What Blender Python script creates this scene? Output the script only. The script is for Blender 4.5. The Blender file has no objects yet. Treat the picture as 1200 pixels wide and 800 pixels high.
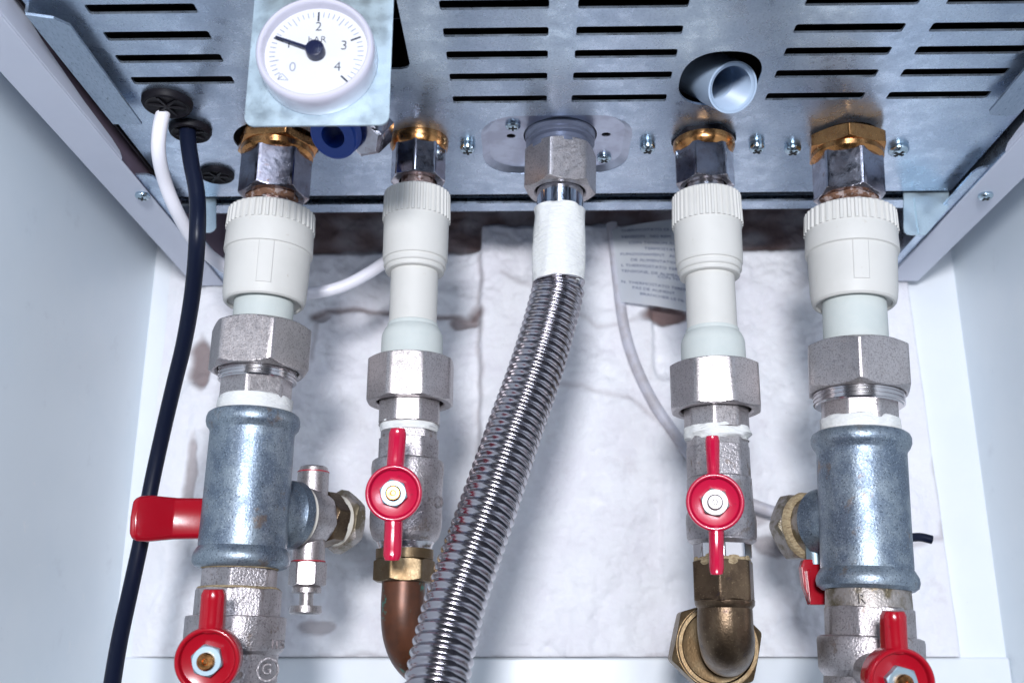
import bpy, bmesh, math, random
from mathutils import Vector, Matrix, Euler, noise
random.seed(7)
S = 0.001                      # all modelling numbers are millimetres
PI = math.pi
scn = bpy.context.scene
COL = scn.collection
V = Vector

# ------------------------------------------------------------------ camera
PITCH = math.radians(17.12); YAW = math.radians(1.095)
camd = bpy.data.cameras.new('camera'); cam = bpy.data.objects.new('camera', camd)
COL.objects.link(cam); scn.camera = cam
cam.rotation_euler = (PI/2 + PITCH, 0, YAW)
camd.sensor_width = 36; camd.lens = 36; camd.clip_start = 0.005; camd.clip_end = 20
camd.dof.use_dof = True; camd.dof.focus_distance = 0.425; camd.dof.aperture_fstop = 13
RM = Euler(cam.rotation_euler, 'XYZ').to_matrix()
FWD = RM @ V((0, 0, -1))
def at(px, py, Y):
    d = RM @ V(((px-600)/1200, (400-py)/1200, -1)); return d * (Y/d.y)
def atz(px, py, Z):
    d = RM @ V(((px-600)/1200, (400-py)/1200, -1)); return d * (Z/d.z)
def depth(p): return p.dot(FWD)

# ------------------------------------------------------------------ materials
def mat(name, base, rough=0.5, metal=0.0, var=None, vscale=0.05, vamt=0.5, vlo=.4, vhi=.65, bump=0, bscale=1.0, bdist=0.2,
        rvar=0.0, extra=None, coat=0, spec=0.5, bdetail=3, stretch=(1,1,1), trans=0, sss=0):
    """procedural Principled; scales are per millimetre of Object space"""
    m = bpy.data.materials.new(name); m.use_nodes = True
    N = m.node_tree.nodes; L = m.node_tree.links
    b = N['Principled BSDF']
    b.inputs['Base Color'].default_value = (*base, 1); b.inputs['Roughness'].default_value = rough
    b.inputs['Metallic'].default_value = metal; b.inputs['Coat Weight'].default_value = coat
    b.inputs['Specular IOR Level'].default_value = spec
    if sss: b.inputs['Subsurface Weight'].default_value = sss; b.inputs['Subsurface Radius'].default_value = (.002,.002,.002); b.inputs['Subsurface Scale'].default_value = 1
    tc = N.new('ShaderNodeTexCoord'); mp = N.new('ShaderNodeMapping'); L.new(tc.outputs['Object'], mp.inputs['Vector'])
    mp.inputs['Scale'].default_value = (1000*stretch[0], 1000*stretch[1], 1000*stretch[2])
    cur = None
    def ramp(src, lo, hi):
        r = N.new('ShaderNodeMapRange'); r.inputs['From Min'].default_value = lo; r.inputs['From Max'].default_value = hi
        r.interpolation_type = 'SMOOTHSTEP'; L.new(src, r.inputs['Value']); return r.outputs['Result']
    def noi(scale, detail=4, rg=.6):
        n = N.new('ShaderNodeTexNoise'); n.inputs['Scale'].default_value = scale; n.inputs['Detail'].default_value = detail
        n.inputs['Roughness'].default_value = rg; L.new(mp.outputs['Vector'], n.inputs['Vector']); return n.outputs['Fac']
    def mix(a, bcol, fac, amt=1):
        x = N.new('ShaderNodeMix'); x.data_type = 'RGBA'
        if amt != 1:
            mm = N.new('ShaderNodeMath'); mm.operation = 'MULTIPLY'; L.new(fac, mm.inputs[0]); mm.inputs[1].default_value = amt; fac = mm.outputs[0]
        L.new(fac, x.inputs[0])
        if isinstance(a, tuple): x.inputs[6].default_value = (*a, 1)
        else: L.new(a, x.inputs[6])
        x.inputs[7].default_value = (*bcol, 1); return x.outputs[2]
    cur = base
    if var: cur = mix(cur, var, ramp(noi(vscale), vlo, vhi), vamt)
    for (c, sc, lo, hi, amt) in (extra or []):
        cur = mix(cur, c, ramp(noi(sc, 5, .65), lo, hi), amt)
    if not isinstance(cur, tuple): L.new(cur, b.inputs['Base Color'])
    if rvar:
        r = N.new('ShaderNodeMapRange'); r.inputs['To Min'].default_value = max(.02, rough-rvar); r.inputs['To Max'].default_value = rough+rvar
        r.inputs['From Min'].default_value = .3; r.inputs['From Max'].default_value = .7
        L.new(noi(max(vscale*3, .12)), r.inputs['Value']); L.new(r.outputs['Result'], b.inputs['Roughness'])
    if bump:
        bp = N.new('ShaderNodeBump'); bp.inputs['Strength'].default_value = bump; bp.inputs['Distance'].default_value = bdist*S
        L.new(noi(bscale, bdetail, .6), bp.inputs['Height']); L.new(bp.outputs['Normal'], b.inputs['Normal'])
    return m, N, L, b, tc, mp, mix, ramp, noi
M = {}
def mk(key, *a, **k): M[key] = mat(key, *a, **k)[0]; return M[key]

# painted casing and cabinet
mk('casing_paint', (.70,.73,.84), rough=.42, bump=.15, bscale=.5, bdist=.05, var=(.64,.67,.79), vscale=.02, vamt=.4)
mk('web_shade', (.20,.15,.20), rough=.5)  # left web's lack of light put into a dark purple colour
mk('cabinet_paint', (.82,.89,.94), rough=.36, var=(.75,.84,.91), vscale=.012, vamt=.5, bump=.25, bscale=1.2, bdist=.06, extra=[((.35,.35,.38), .22, .72, .76, .5), ((.56,.60,.66), .035, .60, .74, .35), ((.93,.95,.97), .08, .64, .72, .4)])
mk('board_paint', (.88,.91,.95), rough=.3, var=(.82,.86,.93), vscale=.02, vamt=.4, extra=[((.45,.40,.38), .15, .70, .76, .35)], bump=.1, bscale=.2, bdist=.2)
# galvanised sheet
def galv(key, base, dark, light, rough, sc=.35, st=(1,1,1)):
    m, N, L, b, tc, mp, mix, ramp, noi = mat(key, base, rough=rough, metal=.9, var=dark, vscale=.03, vamt=.42, vlo=.38, vhi=.62,
        extra=[(light, sc*1.8, .50, .66, .2), (dark, sc*3.2, .50, .62, .4), ((.03,.03,.04), 1.5, .61, .67, .5)], bump=.3, bscale=.9, bdist=.05, rvar=.12, stretch=st)
    M[key] = m
galv('galvanised_sheet', (.54,.63,.75), (.26,.34,.47), (.72,.82,.90), .30)
galv('bright_galvanised', (.58,.70,.77), (.48,.60,.68), (.72,.83,.89), .45, .7)
galv('brushed_galvanised', (.40,.48,.58), (.20,.26,.36), (.58,.66,.76), .42, .5, (1,.25,1))
mk('boiler_inside', (.035,.03,.035), rough=.6, metal=.3, var=(.07,.055,.065), vscale=.05)
mk('inner_sheet', (.30,.26,.32), rough=.4, metal=.6)
mk('flange_sheet', (.46,.50,.60), rough=.3, metal=.95, var=(.32,.33,.42), vscale=.08, vamt=.7, bump=.2, bscale=.8, bdist=.04)
# plastics
mk('white_plastic', (.61,.595,.565), spec=.35, rough=.5, var=(.54,.53,.50), vscale=.05, vamt=.35, bump=.12, bscale=.5, bdist=.08, extra=[((.42,.36,.28), .28, .64, .76, .45), ((.30,.26,.22), 1.1, .70, .76, .5)], sss=.0)
mk('socket_plastic', (.55,.58,.56), spec=.35, rough=.52, var=(.47,.52,.51), vscale=.1, vamt=.4, bump=.3, bscale=1.1, bdist=.06, extra=[((.45,.42,.36), .35, .68, .78, .3)])
mk('grey_plastic', (.38,.48,.62), rough=.4, bump=.1, bscale=.5, bdist=.05)
mk('grey_collar', (.16,.18,.25), rough=.36, metal=.5, bump=.1, bscale=1, bdist=.03)
mk('white_cable', (.82,.80,.86), rough=.38, bump=.15, bscale=.3, bdist=.08)
mk('old_cable', (.60,.59,.66), rough=.5, var=(.45,.40,.40), vscale=.08, vamt=.6)
mk('black_cable', (.006,.009,.024), spec=.2, rough=.36, bump=.15, bscale=.5, bdist=.06, extra=[((.2,.2,.24), .9, .74, .78, .7)])
mk('rubber_and_shade_black', (.008,.007,.010), spec=.15, rough=.5, bump=.2, bscale=.6, bdist=.08)
mk('blue_plastic', (.01,.06,.36), rough=.35)
mk('dark_hole', (.004,.004,.005), rough=.7)
# metals
mk('nickel_cast', (.53,.49,.49), rough=.38, metal=.9, var=(.46,.42,.42), vscale=.12, vamt=.7, bump=.75, bscale=1.7, bdist=.12, bdetail=2,
   extra=[((.28,.22,.18), .18, .62, .76, .6), ((.24,.21,.21), 1.5, .50, .60, .6), ((.85,.83,.85), 2.2, .60, .68, .5)], rvar=.08)
mk('rough_cast', (.50,.46,.47), rough=.38, metal=.88, var=(.33,.30,.30), vscale=.1, vamt=.7, bump=1.0, bscale=1.1, bdist=.3, bdetail=3,
   extra=[((.20,.14,.10), .15, .58, .70, .7), ((.17,.15,.15), 1.3, .54, .61, .65), ((.85,.82,.85), 2.0, .60, .68, .5)], rvar=.08)
mk('dirty_cast', (.40,.36,.34), rough=.42, metal=.7, var=(.16,.13,.08), vscale=.11, vamt=.95, vlo=.42, vhi=.6, bump=1.0, bscale=.9, bdist=.35, bdetail=4,
   extra=[((.30,.20,.08), .3, .58, .72, .6), ((.75,.72,.74), 1.4, .62, .7, .5)])
mk('chrome_nut', (.50,.48,.52), rough=.16, metal=1, var=(.30,.25,.26), vscale=.12, vamt=.6, bump=.25, bscale=.25, bdist=.3,
   extra=[((.18,.08,.05), .26, .62, .72, .7)], rvar=.08)
mk('dark_chrome', (.30,.28,.31), rough=.2, metal=1, var=(.16,.13,.14), vscale=.12, vamt=.6, bump=.25, bscale=.25, bdist=.3,
   extra=[((.20,.09,.04), .24, .60, .70, .8)], rvar=.08)
mk('rusty_neck', (.36,.27,.25), rough=.4, metal=.7, var=(.09,.04,.03), vscale=.25, vamt=.9, vlo=.45, vhi=.55, bump=.9, bscale=.6, bdist=.5,
   extra=[((.55,.5,.5), .4, .58, .66, .9)])
mk('rust', (.20,.10,.06), rough=.75, metal=.2, var=(.45,.36,.34), vscale=.35, vamt=.9, vlo=.5, vhi=.6, bump=1, bscale=.8, bdist=.6)
mk('polished_steel', (.62,.63,.68), rough=.1, metal=1, bump=.1, bscale=.1, bdist=.3)
mk('hose_steel', (.48,.45,.48), rough=.2, metal=1)
mk('thread_metal', (.62,.59,.60), rough=.2, metal=1)
mk('brass', (.56,.27,.10), rough=.24, metal=1, var=(.30,.13,.06), vscale=.12, vamt=.5, bump=.15, bscale=.4, bdist=.12, extra=[((.15,.07,.03), .2, .62, .74, .6)], rvar=.08)
mk('old_brass', (.20,.145,.085), rough=.44, metal=.95, var=(.16,.10,.05), vscale=.12, vamt=.8, bump=.5, bscale=1.2, bdist=.15, rvar=.08,
   extra=[((.55,.42,.24), 1.2, .62, .7, .4)])
mk('bronze', (.16,.11,.07), rough=.36, metal=.9, var=(.09,.06,.04), vscale=.1, vamt=.8, bump=.7, bscale=1.1, bdist=.2,
   extra=[((.42,.31,.18), 1.2, .60, .7, .6), ((.06,.04,.05), .2, .62, .7, .7)], rvar=.08)
mk('copper', (.12,.042,.02), rough=.4, metal=.4, var=(.07,.03,.018), vscale=.09, vamt=.8, bump=.3, bscale=.8, bdist=.1,
   extra=[((.03,.22,.18), .20, .60, .68, .9)])
mk('malleable_iron', (.27,.32,.37), rough=.42, metal=.75, var=(.14,.18,.24), vscale=.07, vamt=.85, vlo=.42, vhi=.58, bump=.8, bscale=1.1, bdist=.15, bdetail=3,
   extra=[((.48,.55,.62), 1.3, .54, .62, .45), ((.05,.065,.09), 1.5, .56, .62, .75), ((.24,.16,.10), .09, .58, .70, .7)], rvar=.08)
mk('hemp', (.46,.36,.22), rough=.9, var=(.22,.15,.08), vscale=.6, vamt=.8, bump=1, bscale=1.2, bdist=.5, stretch=(1,1,3))
mk('tape', (.76,.76,.74), rough=.75, bump=1, bscale=.45, bdist=.9, bdetail=4, stretch=(.5,.5,2), var=(.72,.72,.75), vscale=.4, vamt=.4)
mk('fibre_gasket', (.74,.70,.62), rough=.7)
mk('red_enamel', (.36,.004,.014), rough=.2, coat=.15, spec=.4, bump=.2, bscale=.25, bdist=.1, extra=[((.13,.01,.012), .3, .66, .74, .5), ((.6,.3,.3), 2, .76, .8, .5)])
mk('pink_enamel', (.50,.006,.045), rough=.22, coat=.15, spec=.4, bump=.3, bscale=.3, bdist=.12, extra=[((.25,.01,.03), .3, .62, .7, .5)])
mk('zinc', (.34,.44,.50), rough=.5, metal=.9, bump=.3, bscale=.8, bdist=.05)
mk('zinc_screw', (.50,.62,.70), rough=.2, metal=1)
mk('worn_zinc', (.42,.40,.40), rough=.48, metal=.9, bump=.4, bscale=.8, bdist=.08)
mk('gauge_shell', (.62,.60,.70), rough=.25, coat=.4)
mk('dial', (.66,.67,.70), rough=.5)
mk('ink', (.03,.035,.06), rough=.5)
mk('pale_ink', (.25,.27,.36), rough=.6)
mk('print_blue', (.06,.10,.24), rough=.6)
mk('needle_black', (.012,.016,.05), rough=.3)
mk('print_grey', (.08,.11,.24), rough=.6)
mk('label_paper', (.90,.92,.95), rough=.6, var=(.82,.86,.93), vscale=.05, vamt=.5)
mk('red_seal', (.45,.03,.05), rough=.5)
g = bpy.data.materials.new('gauge_glass'); g.use_nodes = True; n = g.node_tree.nodes; n.clear()
o_ = n.new('ShaderNodeOutputMaterial'); mx = n.new('ShaderNodeMixShader'); tr = n.new('ShaderNodeBsdfTransparent'); gl = n.new('ShaderNodeBsdfGlossy')
gl.inputs['Roughness'].default_value = .05; mx.inputs[0].default_value = .06
g.node_tree.links.new(tr.outputs[0], mx.inputs[1]); g.node_tree.links.new(gl.outputs[0], mx.inputs[2]); g.node_tree.links.new(mx.outputs[0], o_.inputs[0]); M['gauge_glass'] = g
# plaster: white with the stain attribute showing bare brown render in holes and cracks, plus cast shadows painted brown
m, N, L, b, tc, mp, mix, ramp, noi = mat('plaster', (.93,.92,.95), rough=.85, var=(.80,.76,.83), vscale=.022, vamt=.4, bump=1.0, bscale=.22, bdist=1.0, bdetail=7,
    extra=[((.50,.43,.46), .04, .58, .76, .3), ((.90,.90,.93), .1, .52, .66, .5), ((.40,.34,.33), .5, .68, .76, .5)])
at_ = N.new('ShaderNodeAttribute'); at_.attribute_name = 'stain_and_shade'
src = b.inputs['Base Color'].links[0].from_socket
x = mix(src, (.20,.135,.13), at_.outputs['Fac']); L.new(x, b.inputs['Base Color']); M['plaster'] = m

# ------------------------------------------------------------------ object helpers
ORG = {}
def root(name, label, cat, loc, group=None):
    o = bpy.data.objects.new(name, None); COL.objects.link(o); o.location = V(loc)*S
    o.empty_display_size = .01; o['label'] = label; o['category'] = cat
    if group: o['group'] = group
    ORG[o.name] = V(loc); return o
def obj(name, bm, m, parent=None, label=None, smooth=True, ang=32, origin=None, bevel=0):
    off = ORG[parent.name] if parent else (V(origin) if origin is not None else V((0,0,0)))
    bmesh.ops.translate(bm, verts=bm.verts, vec=-off); bmesh.ops.scale(bm, verts=bm.verts, vec=(S,S,S))
    bmesh.ops.recalc_face_normals(bm, faces=bm.faces)
    me = bpy.data.meshes.new(name); bm.to_mesh(me); bm.free()
    ms = m if isinstance(m, (list, tuple)) else [m]
    for k in ms: me.materials.append(M[k])
    if smooth:
        me.polygons.foreach_set('use_smooth', [True]*len(me.polygons)); me.set_sharp_from_angle(angle=math.radians(ang))
    o = bpy.data.objects.new(name, me); COL.objects.link(o)
    if parent: o.parent = parent; ORG[o.name] = off
    else: o.location = off*S; ORG[o.name] = off
    if label: o['label'] = label
    if bevel:
        md = o.modifiers.new('bevel', 'BEVEL'); md.width = bevel*S; md.segments = 3; md.limit_method = 'ANGLE'; md.harden_normals = False
    return o
def tag(o, label, cat, group=None):
    o['label'] = label; o['category'] = cat
    if group: o['group'] = group
    return o
def struct(o): o['kind'] = 'structure'; return o
def frame(d, ref=None):
    d = V(d).normalized(); ref = V(ref) if ref is not None else V((0,-1,0))
    f = (ref - d*ref.dot(d))
    if f.length < 1e-4: f = V((1,0,0)) - d*d.x
    f.normalize(); s = f.cross(d).normalized()      # s: to viewer's right when f points at viewer and d down
    return d, f, -s
def lathe(bm, P, d, prof, n=72, poly=None, phase=0.0, cap=True, mod=None, ref=None, mi=0, noisy=0, rnd=1.09):
    """prof: list of (t, r[, knurl]); poly=(sides) makes a nut: r is the corner radius, ends chamfered by the profile itself"""
    P = V(P); d, f, s = frame(d, ref)
    rings = []
    for st in prof:
        t, r = st[0], st[1]; kn = st[2] if len(st) > 2 else None
        ring = []
        for i in range(n):
            a = 2*PI*i/n; rr = r
            if poly:
                N_, apo, lim = poly, st[2], st[1]
                b = ((a - phase + PI/N_) % (2*PI/N_)) - PI/N_    # angle from corner
                bb = PI/N_ - abs(b)
                rr = min(apo/math.cos(bb), lim, apo/math.cos(PI/N_)*.985)
            elif kn and kn[0] == 'pad':
                aa = (math.degrees(a)+180) % 360 - 180; rr = r + (kn[3] if kn[1] < aa < kn[2] else 0)
            elif kn:
                amp, cnt = kn; rr = r + amp*(1 if math.cos(cnt*a) > -.15 else -1)
            if noisy: rr += noisy*noise.noise(V((math.cos(a)*2.2, math.sin(a)*2.2, t*.9)))
            ring.append(bm.verts.new(P + d*t + (f*math.cos(a) + s*math.sin(a))*rr))
        rings.append(ring)
    for k in range(len(rings)-1):
        for i in range(n):
            j = (i+1) % n
            fc = bm.faces.new((rings[k][i], rings[k][j], rings[k+1][j], rings[k+1][i])); fc.material_index = mi
    if cap:
        for rg in (rings[0], rings[-1]): fc = bm.faces.new(rg); fc.material_index = mi
    return bm
def nut(bm, P, d, t0, t1, R, sides=6, phase=0.0, bore=None, n=144, mi=0, ref=None, ch=1.0):
    """R corner radius; end chamfers; optional bore recess at the t1 end"""
    apo = R*math.cos(PI/sides); h = (R-apo)*.62*ch; pr = []
    steps = 5
    for k in range(steps+1): q = k/steps; pr.append((t0 + h*q, apo*.985 + (R-apo*.985)*q, apo))
    for k in range(steps+1): q = 1-k/steps; pr.append((t1 - h*q, apo*.985 + (R-apo*.985)*q, apo))
    if bore:
        # step into the bore at the bottom so that a dark ring shows
        lathe(bm, P, d, pr, n=n, poly=sides, phase=phase, cap=False, ref=ref, mi=mi)
        a = (bore, 0)
        pr2 = [(t1, apo*.985), (t1, bore*1.06), (t1-.8, bore), (t1-3.5, bore)]
        lathe(bm, P, d, pr2, n=n, cap=False, ref=ref, mi=mi)
        lathe(bm, P, d, [(t0, apo*.985), (t0, bore)], n=n, cap=False, ref=ref, mi=mi)
    else: lathe(bm, P, d, pr, n=n, poly=sides, phase=phase, cap=True, ref=ref, mi=mi)
    bmesh.ops.remove_doubles(bm, verts=bm.verts, dist=.001)
    return bm
def box(bm, x0, x1, y0, y1, z0, z1, mi=0):
    vs = [bm.verts.new((x, y, z)) for x in (x0,x1) for y in (y0,y1) for z in (z0,z1)]
    for q in ((0,1,3,2),(4,6,7,5),(0,4,5,1),(2,3,7,6),(0,2,6,4),(1,5,7,3)):
        bm.faces.new([vs[i] for i in q]).material_index = mi
def prism(bm, pts, vec, mi=0):
    a = [bm.verts.new(V(p)) for p in pts]; b = [bm.verts.new(V(p)+V(vec)) for p in pts]; n = len(pts)
    bm.faces.new(a).material_index = mi; bm.faces.new(b[::-1]).material_index = mi
    for i in range(n): bm.faces.new((a[i], b[i], b[(i+1)%n], a[(i+1)%n])).material_index = mi
def spline(pts, step=1.0):
    pts = [V(p) for p in pts]; out = []
    P = [2*pts[0]-pts[1]] + pts + [2*pts[-1]-pts[-2]]
    for i in range(1, len(P)-2):
        p0, p1, p2, p3 = P[i-1:i+3]; n = max(2, int((p2-p1).length/step))
        for k in range(n):
            t = k/n
            out.append(.5*((2*p1) + (p2-p0)*t + (2*p0-5*p1+4*p2-p3)*t*t + (3*p1-p0-3*p2+p3)*t**3))
    out.append(pts[-1]); return out
def sweep(bm, path, rad, n=24, cap=True, mi=0, flat=1.0):
    """rad: number or function of arc length"""
    T = []; 
    for i in range(len(path)):
        a = path[max(0,i-1)]; b = path[min(len(path)-1,i+1)]; T.append((b-a).normalized())
    f = V((0,-1,0)); f = (f - T[0]*f.dot(T[0])); 
    if f.length < .05: f = V((1,0,0)) - T[0]*T[0].x
    f.normalize(); L_ = 0; rings = []
    for i, p in enumerate(path):
        if i: L_ += (p-path[i-1]).length
        f = (f - T[i]*f.dot(T[i])).normalized(); s = T[i].cross(f)
        r = rad(L_) if callable(rad) else rad
        rings.append([bm.verts.new(p + (f*math.cos(2*PI*k/n)*flat + s*math.sin(2*PI*k/n))*r) for k in range(n)])
    for k in range(len(rings)-1):
        for i in range(n):
            j = (i+1)%n; bm.faces.new((rings[k][i], rings[k][j], rings[k+1][j], rings[k+1][i])).material_index = mi
    if cap:
        bm.faces.new(rings[0]).material_index = mi; bm.faces.new(rings[-1]).material_index = mi
    return bm
def text_bm(bm, s, P, right, up, size, mi=0, ext=.05, align='CENTER', shear=0, off=0, sx=1):
    c = bpy.data.curves.new('t', 'FONT'); c.body = s; c.size = 1; c.align_x = align; c.align_y = 'CENTER'; c.extrude = ext/size; c.resolution_u = 3; c.offset = off
    t = bpy.data.objects.new('t', c); COL.objects.link(t); dg = bpy.context.evaluated_depsgraph_get(); dg.update()
    me = bpy.data.meshes.new_from_object(t.evaluated_get(dg)); right = V(right).normalized(); up = V(up).normalized(); nn = right.cross(up)
    base = len(bm.verts); vs = [bm.verts.new(V(P) + right*v.co.x*sx*size + up*v.co.y*size + nn*v.co.z*size) for v in me.vertices]
    for p in me.polygons:
        try: bm.faces.new([vs[i] for i in p.vertices]).material_index = mi
        except ValueError: pass
    bpy.data.objects.remove(t); bpy.data.curves.remove(c); bpy.data.meshes.remove(me)
def sheet(bm, outer, holes, z0, z1, mi=0):
    """flat sheet with holes, outlines in XY"""
    c = bpy.data.curves.new('c', 'CURVE'); c.dimensions = '2D'; c.fill_mode = 'BOTH'; c.extrude = (z1-z0)/2
    for pl in [outer] + holes:
        sp = c.splines.new('POLY'); sp.points.add(len(pl)-1)
        for i, q in enumerate(pl): sp.points[i].co = (q[0], q[1], 0, 1)
        sp.use_cyclic_u = True
    t = bpy.data.objects.new('t', c); COL.objects.link(t); dg = bpy.context.evaluated_depsgraph_get(); dg.update()
    me = bpy.data.meshes.new_from_object(t.evaluated_get(dg))
    vs = [bm.verts.new((v.co.x, v.co.y, v.co.z + (z0+z1)/2)) for v in me.vertices]
    for p in me.polygons:
        try: bm.faces.new([vs[i] for i in p.vertices]).material_index = mi
        except ValueError: pass
    bmesh.ops.remove_doubles(bm, verts=bm.verts, dist=.0005)
    bpy.data.objects.remove(t); bpy.data.curves.remove(c); bpy.data.meshes.remove(me)
def rrect(x0, x1, y0, y1, r, n=5):
    out = []
    for cx, cy, a0 in ((x1-r,y1-r,0),(x0+r,y1-r,90),(x0+r,y0+r,180),(x1-r,y0+r,270)):
        for k in range(n+1): a = math.radians(a0 + 90*k/n); out.append((cx+r*math.cos(a), cy+r*math.sin(a)))
    return out
def circ(cx, cy, r, n=48, ry=None): return [(cx+r*math.cos(2*PI*k/n), cy+(ry or r)*math.sin(2*PI*k/n)) for k in range(n)]
def seg_dist(p, a, b):
    ax, az = a; bx, bz = b; px, pz = p; dx, dz = bx-ax, bz-az; l = dx*dx+dz*dz or 1e-9
    t = max(0, min(1, ((px-ax)*dx+(pz-az)*dz)/l)); return math.hypot(px-ax-t*dx, pz-az-t*dz)

H = 226.0; YP = 421.0; YW = 600.0; XL = -237.0; XR = 263.0
NB = V((0,-1,0))

# ------------------------------------------------------------------ setting
bm = bmesh.new(); box(bm, XL-12, XL, 150, YW+12, -330, 470); struct(obj('wall_left', bm, 'cabinet_paint', smooth=False))
bm = bmesh.new(); box(bm, XR, XR+12, 150, YW+12, -330, 470); struct(obj('wall_right', bm, 'cabinet_paint', smooth=False))
bm = bmesh.new(); box(bm, XL+.01, XR-.01, YW, YW+12, -330, 470); struct(obj('wall_back', bm, 'board_paint', smooth=False))
bm = bmesh.new(); box(bm, XL+.02, XR-.02, 595.5, 599.9, -329.9, 0); struct(obj('tile_ledge', bm, 'board_paint', smooth=False, bevel=1.5))

# lumpy plaster on the back wall
def wp(px, py, Y=592): p = at(px, py, Y); return (p.x, p.z)
cracks = [([wp(366,372), wp(385,366), wp(420,362), wp(438,366), wp(470,366), wp(545,374)], 1.3, .8),
          ([wp(370,372),wp(366,420)], .8, .35), ([wp(555,372), wp(562,366)], 2.2, .9), ([wp(562,300), wp(563,440), wp(560,600)], .7, .4),
          ([wp(590,325), wp(640,350), wp(700,385), wp(762,372)], .5, .28), ([wp(610,462), wp(680,452), wp(740,470), wp(800,520)], .6, .3),
          ([wp(1084,335), wp(1090,450), wp(1105,630)], .9, .4), ([wp(1104,632), wp(1060,640), wp(1060,642)], .9, .4),
          ([wp(330,772), wp(430,768), wp(560,772), wp(700,771), wp(820,770), wp(960,770)], 1.0, .35)]
blots = [(wp(234,425), 7, 17, .85), (wp(222,560), 3.5, 26, .6), (wp(782,369), 15, 6.5, 1.0), (wp(545,378), 9, 4, .75), (wp(378,372), 5, 3, .5),
         (wp(372,735), 10, 4, .5), (wp(905,640), 9, 6, .5), (wp(880,610), 10, 5, .45), (wp(1000,500), 4, 3, .3)]  # first spot here is the shadow below the drain cap, painted dark
pl, pr_ = wp(176,500)[0], wp(1092,500)[0]
zt, zb = 300, .3
step = 1.3
nx = int((pr_-pl)/step); nz = int((zt-zb)/step)
bx0, bx1, bztop, bx1z = wp(563,400)[0], wp(765,400)[0], wp(600,268)[1], wp(765,438)[1]
bm = bmesh.new(); stain_and_shade = []; grid = []
sm = lambda a, b, x: max(0, min(1, (x-a)/(b-a)))
for iz in range(nz+1):
    row = []
    for ix in range(nx+1):
        z = zb + (zt-zb)*iz/nz
        q = V((0,0,z)); wob = 1*noise.noise(V((.2, z*.03, 5)))
        x0 = pl + (8*(z<95)) * 0 + wob; x1 = pr_ + (-(z-100)*.02) + .8*noise.noise(V((9.2, z*.04, 1)))
        x = x0 + (x1-x0)*ix/nx
        p3 = V((x*.02, 0, z*.02))
        y = 592.5 - 2.4*noise.noise(p3) - 2.0*noise.noise(p3*2.7+V((3,1,2))) - 1.7*noise.noise(p3*5.5) - 1.1*noise.noise(p3*14) - .4*noise.noise(p3*30)
        rid = 1-abs(noise.noise(V((x*.018+9, 2, z*.014)))*2.2); y -= 2.6*max(0, rid)**3
        st = .0
        # raised board patch
        inb = sm(bx0-1, bx0+1, x) * (1 - sm(bx1-1, bx1+1, x)*sm(bx1z-6, bx1z+2, z)) * (1-sm(bztop-1, bztop+1, z))
        inb *= sm(50, 110, z)*.9 + .1*0 if x < bx1 else inb*(1-sm(bx1, bx1+40, x))*sm(30,90,z)
        y -= 6*inb
        # boiler's cast shadow painted brown on the upper wall, set back slightly
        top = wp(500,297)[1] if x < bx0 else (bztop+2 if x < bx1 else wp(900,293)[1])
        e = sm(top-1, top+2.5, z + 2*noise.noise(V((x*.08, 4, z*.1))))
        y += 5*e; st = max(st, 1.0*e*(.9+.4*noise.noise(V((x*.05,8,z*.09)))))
        for pts, w, amt in cracks:
            w = max(w, 1.1)
            if abs(x - pts[0][0]) > 260: continue
            dd = min(seg_dist((x + 2.5*noise.noise(V((x*.07,0,z*.07))), z + 2.5*noise.noise(V((x*.08,7,z*.07)))), pts[k], pts[k+1]) for k in range(len(pts)-1))
            if dd < w*2.2: f_ = 1-sm(w*.3, w*2.2, dd); y += 1.6*f_*amt; st = max(st, amt*f_)
        for (cx, cz), rx, rz, amt in blots:
            d_ = math.hypot((x-cx)/rx, (z-cz)/rz) + .35*noise.noise(V((x*.12, 3, z*.12)))
            if d_ < 1.15: f_ = 1-sm(.8, 1.15, d_); y += 5*f_*amt; st = max(st, amt*f_)
        le = sm(0, 26, x-x0); y = (YW-.4)*(1-le) + y*le
        re_ = sm(0, 22, x1-x); y = 592.5*(1-re_) + y*re_
        if ix == nx: y = YW-.3
        y = min(y, YW-.3)
        row.append(bm.verts.new((x, y, z))); stain_and_shade.append(min(1, max(0, st)))
    grid.append(row)
for iz in range(nz):
    for ix in range(nx): bm.faces.new((grid[iz][ix], grid[iz][ix+1], grid[iz+1][ix+1], grid[iz+1][ix]))
bm.verts.index_update()
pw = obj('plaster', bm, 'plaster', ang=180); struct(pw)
a_ = pw.data.attributes.new('stain_and_shade', 'FLOAT', 'POINT'); a_.data.foreach_set('value', stain_and_shade)

# ------------------------------------------------------------------ boiler underside
boiler = root('boiler', 'underside of a wall boiler: galvanised sheet with rows of slots between white side rails', 'boiler', (14, 400, H))
rows = [303, 319, 336, 351.5, 367.5, 385]
holes = []
for gi, (a, b) in enumerate(((-163,-121.3), (-32.5,7.4), (17.9,58), (100,141), (151,193.4))):
    for ri, y in enumerate(rows):
        if gi == 0 and ri == 5: continue
        aa = a + (1.5 if gi == 0 and ri < 3 else 0)
        holes.append(rrect(aa, b, y-2.9, y+2.9, 1.1, 4))
holes.append([(-94, 240), (-47.6, 240), (-47.6, 357), (-48.8, 360), (-51.6, 361), (-94, 361)])
oval = []
for k in range(48):
    a = 2*PI*k/48; oval.append((78 + 16.3*math.copysign(abs(math.cos(a))**.82, math.cos(a)), 371 + 20.5*math.copysign(abs(math.sin(a))**.82, math.sin(a))))
holes.append(oval)
PX = {}   # pipe centres on the sheet
for k, px in (('a',327.5),('b',491),('c',656.5),('d',825),('e',992)): PX[k] = at(px, 164, YP).x
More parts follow.
